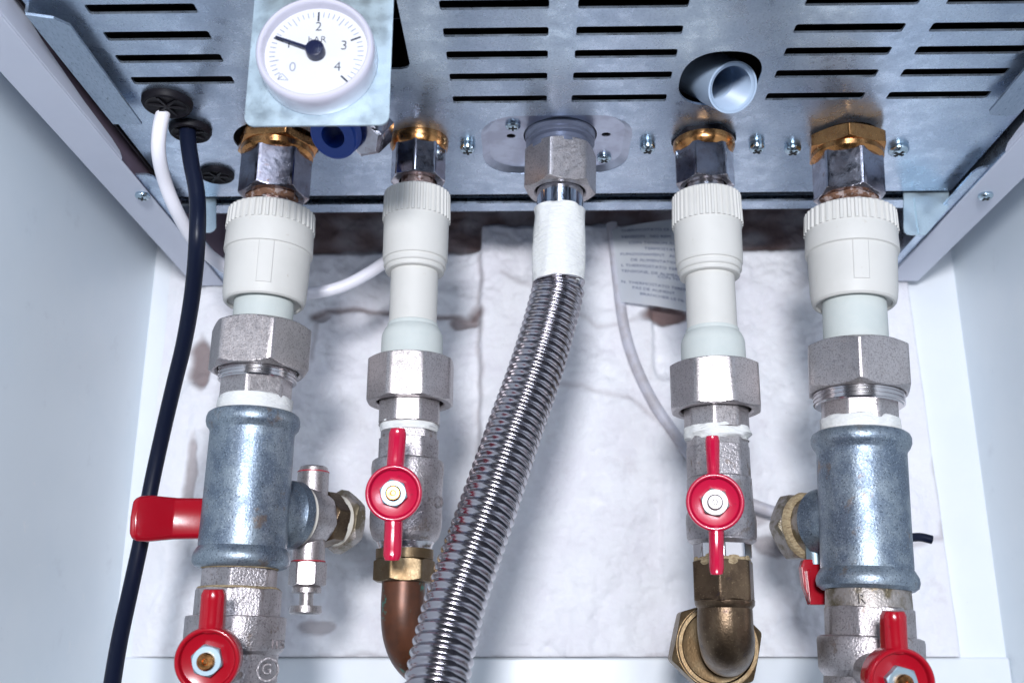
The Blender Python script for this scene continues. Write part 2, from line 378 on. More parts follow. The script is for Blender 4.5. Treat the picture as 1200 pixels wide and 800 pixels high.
holes.append(circ(PX['a']-1, YP, 19.5)); holes.append(circ(PX['b'], YP, 10.5)); holes.append(circ(PX['d'], YP, 12)); holes.append(circ(PX['e'], YP, 14))
def octo(cx, x0, x1, y0, y1, c, off=0):
    x0 += off; x1 -= off; y0 += off; y1 -= off; out = []
    for (ax, ay, a0) in ((x1-c, y1-c, 0), (x0+c, y1-c, 90), (x0+c, y0+c, 180), (x1-c, y0+c, 270)):
        for k in range(7):
            a = math.radians(a0+15*k); s_ = .8; out.append((ax + c*math.cos(a), ay + c*math.sin(a)))
    return out
fo = octo(0, -22, 46.5, 399, 455, 17); fi = octo(0, -22, 46.5, 399, 455, 14.5, 3.2)
holes.append(fo)
bm = bmesh.new(); sheet(bm, rrect(-182.5, 213.5, 215, 478, 1.0), holes, H, H+1.0)
obj('bottom_panel', bm, 'galvanised_sheet', boiler, smooth=False, label='galvanised bottom sheet with rows of ventilation slots')
bm = bmesh.new()
n_ = len(fo); A = [bm.verts.new((x, y, H+.3)) for x, y in fo]; B = [bm.verts.new((x, y, H+2.2)) for x, y in fi]
for i in range(n_): bm.faces.new((A[i], A[(i+1)%n_], B[(i+1)%n_], B[i]))
sheet(bm, fi, [circ(PX['c'], YP, 16.8, 64), circ(-8.5, YP, 2.1, 20, 1.9), circ(35, YP-.5, 2.1, 20, 1.9)], H+2.2, H+2.9)
obj('pressed_recess', bm, 'flange_sheet', boiler, ang=20)
# dark interior
bm = bmesh.new(); box(bm, -186, 214.5, 216, 477, 330, 331); box(bm, -186, -185.2, 216, 477, H+1.5, 330); box(bm, 213.8, 214.6, 216, 477, H+1.5, 330)
box(bm, -186, 214.5, 477.2, 478, H+1.2, 330); box(bm, -186, 214.5, 215, 215.8, H+1.5, 330)
obj('inner_chamber', bm, 'boiler_inside', boiler, smooth=False)
bm = bmesh.new(); prism(bm, [(12,300,290),(60,330,262),(66,352,262),(14,330,292)], (0,0,1)); obj('inner_sheet', bm, 'inner_sheet', boiler, smooth=False)
bm = bmesh.new(); prism(bm, [(100,300,270),(195,300,262),(195,345,262),(100,345,275)], (0,0,1)); obj('inner_sheet', bm, 'inner_sheet', boiler, smooth=False)
bm = bmesh.new(); sweep(bm, [V((-60,300,262)), V((-20,312,258)), V((30,345,268)), V((58,352,300))], 4, 16); obj('inner_pipe', bm, 'copper', boiler)
# rear bar and side rails
bm = bmesh.new(); box(bm, -186, 214.5, 488.5, 497, H-.2, H+.9); box(bm, -186, 214.5, 497.1, 498.2, H-.2, 330); box(bm, -186,214.5, 487,488.3, H+3, 330)
obj('rear_bar', bm, 'galvanised_sheet', boiler, smooth=False)
for sd in (0, 1):
    if sd == 0: xo, xi, sg = -206.5, -188, 1
    else: xo, xi, sg = 235.5, 216, -1
    bm = bmesh.new()
    lo, hi = min(xo,xi), max(xo,xi)
    box(bm, lo, hi, 150, 588, 218, 219.2)                            # underside of the rail
    o1 = xo if sd == 0 else xo-1.2
    box(bm, o1, o1+1.2, 150, 588, 219.3, 430)
    i1 = xi-1.2 if sd == 0 else xi
    prism(bm, [(i1, 150, 219.3), (i1, 424, 219.3), (i1, 423, 220.6), (i1, 420, 222.2), (i1, 410, 223.4), (i1, 380, 224.6), (i1, 340, 228), (i1, 300, 234), (i1, 150, 236)], (1.2,0,0))
    obj('side_rail', bm, 'casing_paint', boiler, smooth=False, bevel=.5)
    bm = bmesh.new(); w1 = xi-3.2 if sd == 0 else xi+2
    box(bm, w1, w1+1.1, 216, 588, 219.4, 330); obj('side_web', bm, 'web_shade' if sd == 0 else 'galvanised_sheet', boiler, smooth=False); bm = bmesh.new()
    # folded strip with rounded nose beside the rail
    e0, e1 = (xi-.2, xi+8.2) if sd == 0 else (xi-5.6, xi+.2)
    a, b = min(e0,e1), max(e0,e1)
    if sd == 0: pts = [(a,588,219.6),(a,440,219.6),(b-3,440,219.6),(b-1,442,219.6),(b,446,219.6),(b,588,219.6)]
    else: pts = [(b,588,219.6),(b,440,219.6),(a+3,440,219.6),(a+1,442,219.6),(a,446,219.6),(a,588,219.6)]
    prism(bm, pts, (0,0,1))
    obj('inner_strip', bm, 'galvanised_sheet', boiler, smooth=False)
# slide tabs under the sheet
bm = bmesh.new()
P4 = [(-181,314),(-172,316.5),(-168,321),(-168,393.5),(-180.5,393)]
prism(bm, [(x, y, 220.5) for x, y in P4], (0,0,1.1)); prism(bm, [(-181.5,314,221.8),(-180.4,314,221.8),(-180.4,393,221.8),(-181.5,393,221.8)], (0,0,20))
obj('side_tab', bm, 'brushed_galvanised', boiler, smooth=False)
bm = bmesh.new()
P4 = [(208,216),(195,216),(195,390),(196.2,392.6),(199,393.5),(208,393.5)]
prism(bm, [(x, y, 220.8) for x, y in P4], (0,0,1.1)); prism(bm, [(207,216,222.2),(208.2,216,222.2),(208.2,393,222.2),(207,393,222.2)], (0,0,15))
obj('side_tab', bm, 'brushed_galvanised', boiler, smooth=False)
# hanging corner tabs behind the sheet edge
def tabv(x0, x1, z0, y, xr):
    bm = bmesh.new(); r = 4; pts = []
    left = xr == 0
    for k in range(6):
        a = PI + PI/2*k/5
        pts.append((x0 + r + r*math.cos(a), y, z0 + r + r*math.sin(a)) if left else (x1 - r - r*math.cos(a), y, z0 + r + r*math.sin(a)))
    pts += [(x1, y, z0), (x1, y, H+8), (x0, y, H+8)] if left else [(x0, y, z0), (x0, y, H+8), (x1, y, H+8)]
    prism(bm, pts, (0,1,0)); return bm
def tabv(poly):
    bm = bmesh.new(); prism(bm, [at(px, py, 482) for px, py in poly], (0,1,0)); return bm
bm = tabv([(1059,205),(1059,266),(1060,271),(1063,274),(1068,275),(1085,275),(1112,243),(1112,205)])
a_, b_ = at(1076, 274, 481.6), at(1076, 232, 481.6); box(bm, a_.x, a_.x+.9, 480.8, 481.9, a_.z, b_.z)
obj('corner_tab', bm, 'bright_galvanised', boiler, smooth=False)
bm = tabv([(236,205),(236,268),(238,272),(246,272),(250,270),(253,266),(253,205)]); obj('corner_tab', bm, 'bright_galvanised', boiler, smooth=False)

def screw_bm(r=3.4, hgt=3.6, washer=True):
    bm = bmesh.new(); lathe(bm, (0,0,0), (0,0,-1), [(-.2, r*.95), (hgt*.35, r), (hgt*.55, r*.98), (hgt*.8, r*.84), (hgt*.95, r*.6), (hgt, r*.3), (hgt, .01)], n=32)
    for a in (0.5, 0.5+PI/2):
        c, s_ = math.cos(a), math.sin(a); L_, w = r*.55, r*.14
        pts = [(c*L_-s_*w, s_*L_+c*w), (-c*L_-s_*w, -s_*L_+c*w), (-c*L_+s_*w, -s_*L_-c*w), (c*L_+s_*w, s_*L_-c*w)]
        prism(bm, [(x, y, -hgt-.12 if abs(a-.5) < .01 else -hgt-.15) for x, y in pts], (0,0,.9), mi=1)
    return bm
scr = []
for (px, py, z, r, h_) in ((548,173,H,3.3,4.6), (759,172,H,3.3,4.6), (887,172,H,3.3,4.6), (929,175,H,3.6,3.6), (1053,176,H,4.3,3.6), (601,148,H+2.2,3.1,2.2), (708,186,H+2.2,3.1,2.2), (167,230,218,3.2,2.6), (1155,230,218,3.2,2.6)):
    p = atz(px, py, z-h_*.4); bm = screw_bm(r*1.12, h_); bmesh.ops.rotate(bm, verts=bm.verts, matrix=Matrix.Rotation(random.random()*3, 3, 'Z')); bmesh.ops.translate(bm, verts=bm.verts, vec=(p.x, p.y, z))
    obj('screw', bm, ['zinc_screw','dark_hole'], boiler)
# rubber grommets in the sheet
def grommet(px, py, r, depth_=3.2, split=0.3):
    p = atz(px, py, H-1); bm = bmesh.new()
    lathe(bm, (p.x, p.y, H-.05), (0,0,-1), [(0, r), (1.4, r), (depth_-.4, r*.93), (depth_, r*.84), (depth_-.7, r*.74), (depth_-1.2, r*.4), (depth_-1.2, .01)], n=40)
    for a in (split, split+PI/3, split+2*PI/3):
        c, s_ = math.cos(a), math.sin(a); L_, w = r*.72, .55
        pts = [(p.x+c*L_-s_*w, p.y+s_*L_+c*w), (p.x-c*L_-s_*w, p.y-s_*L_+c*w), (p.x-c*L_+s_*w, p.y-s_*L_-c*w), (p.x+c*L_+s_*w, p.y+s_*L_-c*w)]
        prism(bm, [(x, y, H-depth_+.2+.03*a) for x, y in pts], (0,0,.8))
    obj('grommet', bm, 'rubber_and_shade_black', boiler)
grommet(196, 121, 10.6); grommet(223, 153, 9.4, 3.2, .8); grommet(254, 205, 8.4, 2.6, .1)
# grey threaded outlet behind the oval opening
mth = at(857, 102, 374.5); axd = (mth.normalized()*1.0 + V((-.46, .0, .26))).normalized()
bm = bmesh.new(); R_ = 10.7
prof = [(40, R_+.2), (8, R_+.2), (0, R_)] + [(0, R_-.8)]
for k in range(24): prof.append((.6+k*.8, R_-.9-(1.3 if k % 2 else 0)))
prof += [(20, R_-2.4), (40, R_-2.4)]
lathe(bm, mth - axd*1.5, axd, prof, n=64, cap=False); obj('outlet_spout', bm, 'grey_plastic', boiler, ang=50, label='grey plastic spout with inner thread showing through the oval opening')

# ------------------------------------------------------------------ pressure gauge
YG = 308.0; GK = YG/372
c0 = at(370.5, 62, YG-8*GK)
gx, gz = c0.x, c0.z
gauge = root('pressure_gauge', 'round white pressure gauge in bar on a galvanised plate, needle at 1', 'pressure gauge', (gx, YG, gz))
def gobj(name, bm, m, parent, **k):          # gauge drawn at 50 mm, this one is a smaller gauge
    bmesh.ops.translate(bm, verts=bm.verts, vec=-V((gx,YG,gz))); bmesh.ops.scale(bm, verts=bm.verts, vec=(GK,GK,GK)); bmesh.ops.translate(bm, verts=bm.verts, vec=V((gx,YG,gz)))
    return obj(name, bm, m, parent, **k)
zb_ = gz+(at(372, 147, YG).z-gz)/GK; xl = gx+(at(288, 120, YG).x-gx)/GK; xr = gx+(at(456.5, 120, YG).x-gx)/GK
bm = bmesh.new(); pts = [(x, YG, z) for x, z in rrect(xl, xr, zb_, zb_+68, 4.2)]
prism(bm, pts, (0,1,0))
gobj('mounting_plate', bm, 'bright_galvanised', gauge, smooth=False)
RG = 24.3
C = V((gx, YG, gz))
bm = bmesh.new()
lathe(bm, C, NB, [(0, RG*.99), (1, RG), (9.5, RG), (11.5, RG*.985), (12.6, RG*.95), (13, RG*.925), (12.4, RG*.895), (10.6, RG*.88), (7.4, RG*.87)], n=96, ref=(0,0,1), cap=False)
lathe(bm, C, NB, [(.01, 0.01), (.01, RG*.98)], n=96, ref=(0,0,1), cap=False)
gobj('bezel', bm, 'gauge_shell', gauge, ang=40)
bm = bmesh.new(); lathe(bm, C, NB, [(7.3, RG*.89), (7.6, RG*.89), (7.6, .01)], n=72, ref=(0,0,1), cap=False)
dial = gobj('dial', bm, 'dial', gauge, smooth=False)
bm = bmesh.new(); yd = YG-7.75
def tick(a, r0, r1, w, mi):
    a = math.radians(a); c, s_ = math.cos(a), math.sin(a)
    pts = [(gx+c*r-s_*k*w, yd, gz+s_*r+c*k*w) for r, k in ((r0,1),(r0,-1),(r1,-1),(r1,1))]
    prism(bm, pts, (0,.1,0), mi)
for k in range(41):
    a = 225 - k*6.75; mj = k % 10 == 0; md_ = k % 5 == 0
    if k == 0: continue
    tick(a, RG*(.62 if mj else .64 if md_ else .70), RG*.80, .38 if mj and k >= 10 else .16, 0 if mj and k >= 10 else 1)
for q0, q1 in (((-14.2,-9.5),(-15,-12)), ((-15,-12),(-10.8,-12.4)), ((-10.8,-12.4),(-13.2,-9.6)), ((-13.2,-9.6),(-14.2,-9.5))):
    d_ = V((q1[0]-q0[0], 0, q1[1]-q0[1])); nn = V((-d_.z,0,d_.x)).normalized()*.12
    p0 = V((gx+q0[0], yd, gz+q0[1])); p1 = V((gx+q1[0], yd, gz+q1[1])); prism(bm, [p0+nn, p0-nn, p1-nn, p1+nn], (0,.1,0), 1)
for s_, a, rr, sz in (('0',214,.48,6.2), ('1',160,.52,5.8), ('2',90,.51,6.0), ('3',17,.47,6.2), ('4',-37,.45,6.2)):
    a = math.radians(a); text_bm(bm, s_, (gx+math.cos(a)*rr*RG+.3, yd, gz+math.sin(a)*rr*RG), (1,0,0), (0,0,1), sz, 1 if s_ in '0' else 0, .05, off=-.012)
text_bm(bm, 'bAR', (gx, yd, gz+6.2), (1,0,0), (0,0,1), 4.4, 0, .05, off=-.014)
gobj('dial_marking', bm, ['ink','pale_ink'], dial, smooth=False)
bm = bmesh.new(); a = math.radians(158.5); c, s_ = math.cos(a), math.sin(a)
for r0, r1, w0, w1 in ((0, RG*.74, .75, .45),):
    pts = [(gx+c*r-s_*w, YG-10, gz+s_*r+c*w) for r, w in ((r0,w0),(r0,-w0),(r1,-w1),(r1,w1))]
    prism(bm, pts, (0,.5,0))
gobj('needle', bm, 'needle_black', gauge, smooth=False)
bm = bmesh.new(); lathe(bm, C, NB, [(7.8, 3.9), (11.2, 3.9), (11.9, 3.6), (12.1, 3.0), (12.1, .01)], n=40, ref=(0,0,1), cap=False); gobj('needle_hub', bm, 'needle_black', gauge)
bm = bmesh.new(); lathe(bm, C, NB, [(12.0, RG*.89), (12.5, RG*.5), (12.7, .01)], n=64, ref=(0,0,1), cap=False); gobj('lens', bm, 'gauge_glass', gauge)
bm = bmesh.new(); lathe(bm, C, (0,1,0), [(1.2, RG*.8), (7, RG*.78), (8, RG*.6), (8, 3)], n=64, ref=(0,0,1)); lathe(bm, C+V((0,6,0)), (0,.6,.8), [(0, 4), (14, 4)], n=20); gobj('gauge_housing', bm, 'gauge_shell', gauge)

# blue ribbed connector beneath the gauge
bc = at(390, 160, 385); bt = root('hose_connector', 'short blue ribbed connector with dark bore below the gauge plate', 'connector', bc)
dv = (V((.18, .35, 1))).normalized(); bm = bmesh.new(); prof = [(0, 5.6), (0, 9.6), (.6, 10.4)]
for k in range(14): prof += [(1.2+k*1.2, 10.6), (1.7+k*1.2, 10.1)]
prof += [(20, 10.4)]
lathe(bm, bc, (V((.25,.62,.75))), prof[1:], n=64, cap=False); lathe(bm, bc, (V((.25,.62,.75))), [(20, 5.2), (0, 5.2), (0, 9.6)], n=64, cap=False); obj('ribbed_sleeve', bm, 'blue_plastic', bt)
bm = bmesh.new(); lathe(bm, bc + V((12, 4, 1)), V((.3,.6,.75)), [(0,7.5),(1,9),(14,9)], n=6); lathe(bm, bc + V((16, 4, 2)), V((.2,.2,1)), [(0,4.4),(.5,5),(8,5),(8,3)], n=24)
obj('clip', bm, 'chrome_nut', bt)

# ------------------------------------------------------------------ pipe runs
class Run:
    def __init__(self, name, label, cat, top, bot, Y=YP, group=None):
        self.top, self.bot, self.Y = top, bot, Y
        self.P0 = at(*top, Y); self.P1 = at(*bot, Y); self.d = (self.P1-self.P0).normalized()
        self.root = root(name, label, cat, self.P0, group)
    def P(self, py):
        q = (py-self.top[1])/(self.bot[1]-self.top[1]); return at(self.top[0]+(self.bot[0]-self.top[0])*q, py, self.Y)
    def t(self, py): return (self.P(py)-self.P0).dot(self.d)
    def r(self, h, py): return h*depth(self.P(py))/1200
    def lat(self, name, m, prof, label=None, bm=None, n=72, cap=True, noisy=0, keep=False, ang=32):
        bm = bm or bmesh.new(); pr = [(self.t(p[0]), self.r(p[1], p[0])) + tuple(p[2:]) for p in prof]
        lathe(bm, self.P0, self.d, pr, n=n, cap=cap, noisy=noisy)
        return bm if keep else obj(name, bm, m, self.root, label, ang=ang)
    def nut(self, name, m, y0, y1, half, sides=6, phase=0, bore=None, label=None, bm=None, keep=False, ch=1.0):
        bm = bm or bmesh.new(); ym = (y0+y1)/2
        nut(bm, self.P0, self.d, self.t(y0), self.t(y1), self.r(half, ym), sides, math.radians(phase), bore=self.r(bore, y1) if bore else None, ch=ch)
        return bm if keep else obj(name, bm, m, self.root, label, ang=24)
def ring_thread(run, name, m, y0, y1, half, cnt=5, depth_=.9):
    pr = [(y0, half-depth_*1.5)]
    for k in range(cnt):
        a = y0 + (y1-y0)*(k+.1)/cnt; b = y0 + (y1-y0)*(k+.6)/cnt
        pr += [(a, half-depth_), (a+.2, half), (b, half), (b+.2, half-depth_)]
    pr += [(y1, half-depth_*1.5)]
    return run.lat(name, m, pr, ang=40)

# butterfly handle -------------------------------------------------
def handle(run, cpx, cpy, out, Rd, mt, wings, nutmat, stem_brass, dirx=0.0, wing_w=5.0, name='valve_handle', bend=3.0):
    """cpx,cpy image place of the disc, out mm in front of the pipe axis"""
    ctr = at(cpx, cpy, YP-out); n_ = V((dirx, -1, -.13)).normalized(); up = V((0,0,1)) - n_*n_.z; up.normalize(); rt = up.cross(n_)*-1
    rt = n_.cross(up)*-1; rt = up.cross(n_); rt = rt if rt.x > 0 else -rt
    bm = bmesh.new()
    lathe(bm, ctr - n_*10, n_, [(0, Rd*.90), (.6, Rd*.96), (6, Rd), (9, Rd*.99), (9.8, Rd*.96), (10, Rd*.91), (9.8, Rd*.86), (9.0, Rd*.83), (7.6, Rd*.82), (7.4, Rd*.78), (7.4, .01)], n=72, ref=up, cap=False)
    lathe(bm, ctr - n_*10, n_, [(0, .01), (0, Rd*.9)], n=72, ref=up, cap=False)
    for (sg, L_, w0, w1, fwd, sidelean) in wings:
        # tapered rounded bar, swept outwards from the rim
        secs = []
        for k in range(9):
            q = k/8; r = Rd*.80 + q*(L_-Rd*.80); w = w0+(w1-w0)*q; off = fwd*q*q
            th = 4.2 - .9*q
            if k == 8: w *= .82; th *= .78
            if k == 0: off -= .5
            cc = ctr + up*sg*(r + (0 if k < 8 else .0)) + n_*(off-4.2) + rt*sidelean*q
            sec = []
            for (a, b) in ((-1,-1),(-1,.25),(-.7,.72),(-.25,.98),(.25,.98),(.7,.72),(1,.25),(1,-1)):
                sec.append(bm.verts.new(cc + rt*a*w + n_*b*th))
            secs.append(sec)
        for k in range(8):
            for i in range(8): bm.faces.new((secs[k][i], secs[k][(i+1)%8], secs[k+1][(i+1)%8], secs[k+1][i]))
        bm.faces.new(secs[0]); bm.faces.new(secs[-1])
    ho = obj(name, bm, mt, run.root, ang=38, bevel=.45)
    bm = bmesh.new(); nut(bm, ctr - n_*3.2, n_, 0, 3.6, Rd*.50, 6, .25, n=96, ref=up)
    lathe(bm, ctr - n_*3.2, n_, [(0, Rd*.54), (.5, Rd*.54), (.6, .1)], n=40, ref=up); obj('handle_nut', bm, nutmat, ho, ang=24)
    bm = bmesh.new(); lathe(bm, ctr - n_*3.2, n_, [(3, Rd*.27), (5.0, Rd*.27), (5.6, Rd*.22), (5.6, Rd*.10), (5.0, Rd*.07), (5.0,.01)], n=32, ref=up, cap=False); obj('stem_end', bm, stem_brass, ho)
    bm = bmesh.new(); lathe(bm, ctr - n_*9.8, -n_, [(0, Rd*.55), (out-8, Rd*.62), (out, Rd*.62)], n=32, ref=up); obj('stem_neck', bm, 'nickel_cast', ho)
    return ho

# --- outer left run ----------------------------------------------
A = Run('pipe_run', 'leftmost pipe run: thick white coupling above a blue-grey tee and a red wing valve', 'pipe', (327,160), (275,745))
bm = A.nut('', '', 159, 178, 49, 6, -25, keep=True, ch=.6); A.lat('brass_nut', 'brass', [(176,40),(178,42),(184,41.5),(187,38)], bm=bm, ang=26)
A.lat('neck', 'rubber_and_shade_black', [(140,36),(160,36)])
A.lat('neck', 'rusty_neck', [(170,26),(205,26),(232,24),(262,24)], noisy=.5)
A.nut('union_nut', 'dark_chrome', 183, 232, 41.5, 6, -44, bore=27, label='dark steel union nut with rust round its lower rim')
cp = [(250,24),(250,46),(252,49,(.42,40)),(272,50.3,(.42,40)),(272.4,49.9),(297,51.2),(298.5,50.8),(299.3,49.0),(299.6,48.9,('pad',-22,-2,.35)),(346,48.2,('pad',-22,-2,.35)),(346.3,48.2),(352,47.6),(356,46.2),(357.4,44.5),(357.6,42.6),(355,41.6),(354.6,36)]
A.lat('rust_crust', 'rust', [(229,22),(229,27),(233,29),(237,27),(239,23)], noisy=2.6, n=120)
A.lat('plastic_coupling', 'white_plastic', [cp[0]] + cp[1:], n=240, ang=17)
for ang_, w in ((-14, .16), (-4, .16)):
    pass
A.lat('plastic_pipe', 'socket_plastic', [(345,34.6),(392,34.6)])
A.nut('hex_nut', 'nickel_cast', 384, 438, 60.5, 6, -27, bore=47)
ring_thread(A, 'thread', 'thread_metal', 428, 449, 45, 5, 1.6)
A.nut('adapter_nut', 'nickel_cast', 441, 474, 42.5, 6, 2)
A.lat('sealing_tape', 'tape', [(466,38),(468,42),(476,43.5),(487,42),(492,40)], noisy=1.1)
bm = A.lat('', '', [(485,40),(485.5,49),(488,52.4),(492,53.8),(497,54),(502,52.6),(506,49.4),(509,48.6),(560,49.4),(610,50.2),(638,51),(642,50.6),(645,52.6),(649,55),(654,56.2),(660,55.8),(664,53),(666,49),(666,44)], keep=True)
pb = A.P(596); bd = V((.6, .8, 0))
lathe(bm, pb, bd, [(8, 13.5), (17, 12.4), (19, 12.8), (21, 14.4), (25, 14.6), (26, 13.6), (26.3,10)], n=48, ref=(0,0,1))
obj('tee', bm, 'malleable_iron', A.root, label='blue-grey malleable iron tee with a rolled rim at each mouth')
A.lat('hemp_seal', 'hemp', [(660,42),(663,45.5),(667,45)], noisy=1.4)
A.nut('collar_nut', 'rough_cast', 665, 693, 45.5, 6, -2)
A.lat('hemp_seal', 'hemp', [(688,45),(690,47.5),(693,46)], noisy=1.0)
bm = A.nut('', '', 690, 730, 51.5, 8, -2, keep=True)
bm = A.lat('', '', [(722,54),(723,57.5),(726,58),(757,58),(762,56.5),(766,52.5),(770,52),(800,53.5),(830,55),(870,56),(880,50)], bm=bm, keep=True)
q = A.P(784); text_bm(bm, 'G', (at(312,784,YP-17)), (.85,.5,0), (0,0,1), 5.5, 0, .5); text_bm(bm, 'ITS', at(326,755,YP-13.5), (.6,.8,0), (0,0,1), 4.6, 0, .5)
lathe(bm, at(313,784,YP-16), V((.5,-.87,0)), [(0,4.4),(.9,4.4),(.9,3.7),(0,3.7)], n=40, ref=(0,0,1), cap=False)
obj('ball_valve', bm, 'rough_cast', A.root, ang=28)
handle(A, 242, 774, 44, 11.6, 'red_enamel', [(1, 24.5, 4.3, 4.1, 1.0, .3), (-1, 24.5, 4.3, 4.1, 1.0, 0)], 'zinc', 'brass', dirx=.10)
# side branch with drain valve and lever
bm = bmesh.new(); lathe(bm, pb, bd, [(25.5, 10.5), (26.5, 13), (28, 13), (28.4, 10)], n=40, ref=(0,0,1)); obj('fibre_washer', bm, 'fibre_gasket', A.root)
bm = bmesh.new(); lathe(bm, pb, bd, [(28, 12.4), (30, 12.8), (36, 12), (43, 10.4), (46, 9.6)], n=48, ref=(0,0,1))
vc = pb + bd*35; zu = at(362, 547, vc.y).z; zl = at(362, 657, vc.y).z
lathe(bm, V((vc.x, vc.y, zu)), (0,0,-1), [(0, 5.6), (.6, 6.3), (2.2, 6.4), (2.6, 6.9), ((zu-zl), 7.0)], n=40)
obj('drain_valve', bm, 'nickel_cast', A.root)
bm = bmesh.new(); lathe(bm, V((vc.x, vc.y, zu-2.2)), (0,0,-1), [(0, 7.0), (.5, 7.0)], n=40); obj('red_seal', bm, 'red_seal', A.root)
bm = bmesh.new(); lathe(bm, V((vc.x, vc.y, zl)), (0,0,-1), [(0, 7.4), (.5, 7.4)], n=40); obj('red_seal', bm, 'red_seal', A.root)
bm = bmesh.new(); nut(bm, V((vc.x, vc.y, zl-.5)), (0,0,-1), 0, 10, 8.2, 6, .4)
lathe(bm, V((vc.x, vc.y, zl-10.4)), (0,0,-1), [(0, 5.5), (1, 6.2), (3, 6.2), (3.2, 3.0), (8.2, 3.0), (8.4, 6.6), (11.2, 6.9), (11.8, 6.2)], n=40); obj('drain_cap', bm, 'nickel_cast', A.root, ang=28)
bm = bmesh.new(); nut(bm, pb + bd*40, bd, 0, 8, 12.6, 6, .3, ref=(0,0,1)); obj('brass_nut', bm, 'bronze', A.root, ang=24)
bm = bmesh.new(); lathe(bm, pb+bd*47.5, bd, [(0,9.6),(0,11),(3.4,11.4),(3.4,9)], n=40, ref=(0,0,1)); obj('fibre_washer', bm, 'fibre_gasket', A.root)
bm = bmesh.new(); nut(bm, pb + bd*50, bd, 0, 6, 14.4, 6, .1, ref=(0,0,1)); obj('back_nut', bm, 'dirty_cast', A.root, ang=24)
bm = bmesh.new(); lathe(bm, pb + bd*55, V((-.2,1,.08)), [(0,9),(150,9)], n=32, ref=(0,0,1)); obj('branch_pipe', bm, 'bronze', A.root)
l0 = at(262, 607, 452); l1 = at(206, 607, 449); l2 = at(176, 607, 441); l3 = at(155, 607, 438)
bm = bmesh.new(); hh = 9.0
secs = []
path = [l0+V((14,0,0)), l0, l1, l1*.5+l2*.5, l2, l3+V((3,0,0)), l3+V((.8,0,0)), l3]
hs = [8.6, 8.8, 9.0, 9.4, 9.9, 9.6, 8.6, 5.6]
for p, h_ in zip(path, hs):
    secs.append([bm.verts.new(p + V((0, b*3.2*(1 if h_ > 8 else .7), a*h_))) for a, b in ((-1,-.2),(-.85,-.8),(0,-1.12),(.85,-.8),(1,-.2),(1,.6),(0,1),(-1,.6))])
for k in range(len(secs)-1):
    for i in range(8): bm.faces.new((secs[k][i], secs[k][(i+1)%8], secs[k+1][(i+1)%8], secs[k+1][i]))
bm.faces.new(secs[0]); bm.faces.new(secs[-1])
lathe(bm, l0+V((18,0,0)), (0,1,0), [(-3.2,10),(3.2,10)], n=40, ref=(0,0,1))
obj('lever', bm, 'red_enamel', A.root, 'flat red lever pointing left behind the tee', ang=40, bevel=.6)

# --- inner left run ----------------------------------------------
B = Run('pipe_run', 'slim white pipe run left of the steel hose, ending in a brown copper bend', 'pipe', (491.5,165), (473.5,670))
B.lat('brass_collar', 'brass', [(158,24),(160,33),(165,34.3),(173,34),(178,31),(179,26)])
B.lat('neck', 'rusty_neck', [(165,20),(205,20),(235,20)], noisy=.4)
B.nut('union_nut', 'chrome_nut', 175, 214, 32.4, 8, 2, bore=21)
B.lat('plastic_coupling', 'white_plastic', [(228,20),(227.5,35),(229.5,37.8,(.36,38)),(260,38.9,(.36,38)),(260.4,38.2),(262,38),(300,38.0),(305,37.9),(306.5,37.2),(307.2,35.6),(308.4,35.4),(309,36.6),(313.5,36.5),(314.5,35.6),(315,34.0),(316.2,33.8),(316.8,34.4),(319.5,34.2),(320.3,33),(320.6,29)], n=228, ang=17)
B.lat('plastic_pipe', 'white_plastic', [(300,27.6),(384,28.0)])
B.lat('plastic_socket', 'socket_plastic', [(380,28),(381,29.5),(385,30),(387,32),(393,35),(397,35.8),(430,36.2)])
B.nut('hex_nut', 'nickel_cast', 423, 474, 52.5, 8, -22, bore=39)
B.nut('adapter_nut', 'nickel_cast', 466, 499, 37.5, 8, 20, bore=34)
B.lat('sealing_tape', 'tape', [(494,32),(496,34),(503,34.5),(507,33)], noisy=1.0)
B.nut('collar_nut', 'rough_cast', 505, 519, 33.5, 6, 18)
bm = B.nut('', '', 516, 545, 37.6, 8, 14, keep=True)
bm = B.lat('', '', [(540,39),(542,41.5),(549,42.4),(566,41.8),(575,41.4),(600,42),(606,42.4),(618,42),(627,40),(632,37.5),(636,33)], bm=bm, keep=True)
lathe(bm, at(513,588,YP-11), V((.72,-.7,0)), [(0,2.4),(.8,2.4),(.8,1.6),(0,1.6)], n=30, ref=(0,0,1), cap=False)
obj('ball_valve', bm, 'rough_cast', B.root, ang=28)
B.lat('thread', 'thread_metal', [(630,32),(631,33.5),(636,34),(640,32),(644,31),(650,31)])
B.lat('brass_ring', 'old_brass', [(643,28),(644,33.6),(655,33.8),(656,32)])
B.nut('compression_nut', 'old_brass', 655, 682, 36.5, 6, -40)
c_ = [B.P(670), B.P(690), B.P(715)+V((0,0,0)), at(474,742,423), at(483,765,428), at(503,785,440), at(516,795,448)]
bm = bmesh.new(); sweep(bm, spline(c_, 1.5), 8.7, 40); obj('copper_bend', bm, 'copper', B.root)
handle(B, 461, 577.5, 41, 10.7, 'pink_enamel', [(1, 24.2, 3.2, 3.2, 3.0, 1.0), (-1, 24.5, 3.3, 3.3, 3.0, 0)], 'zinc', 'brass', dirx=.06)

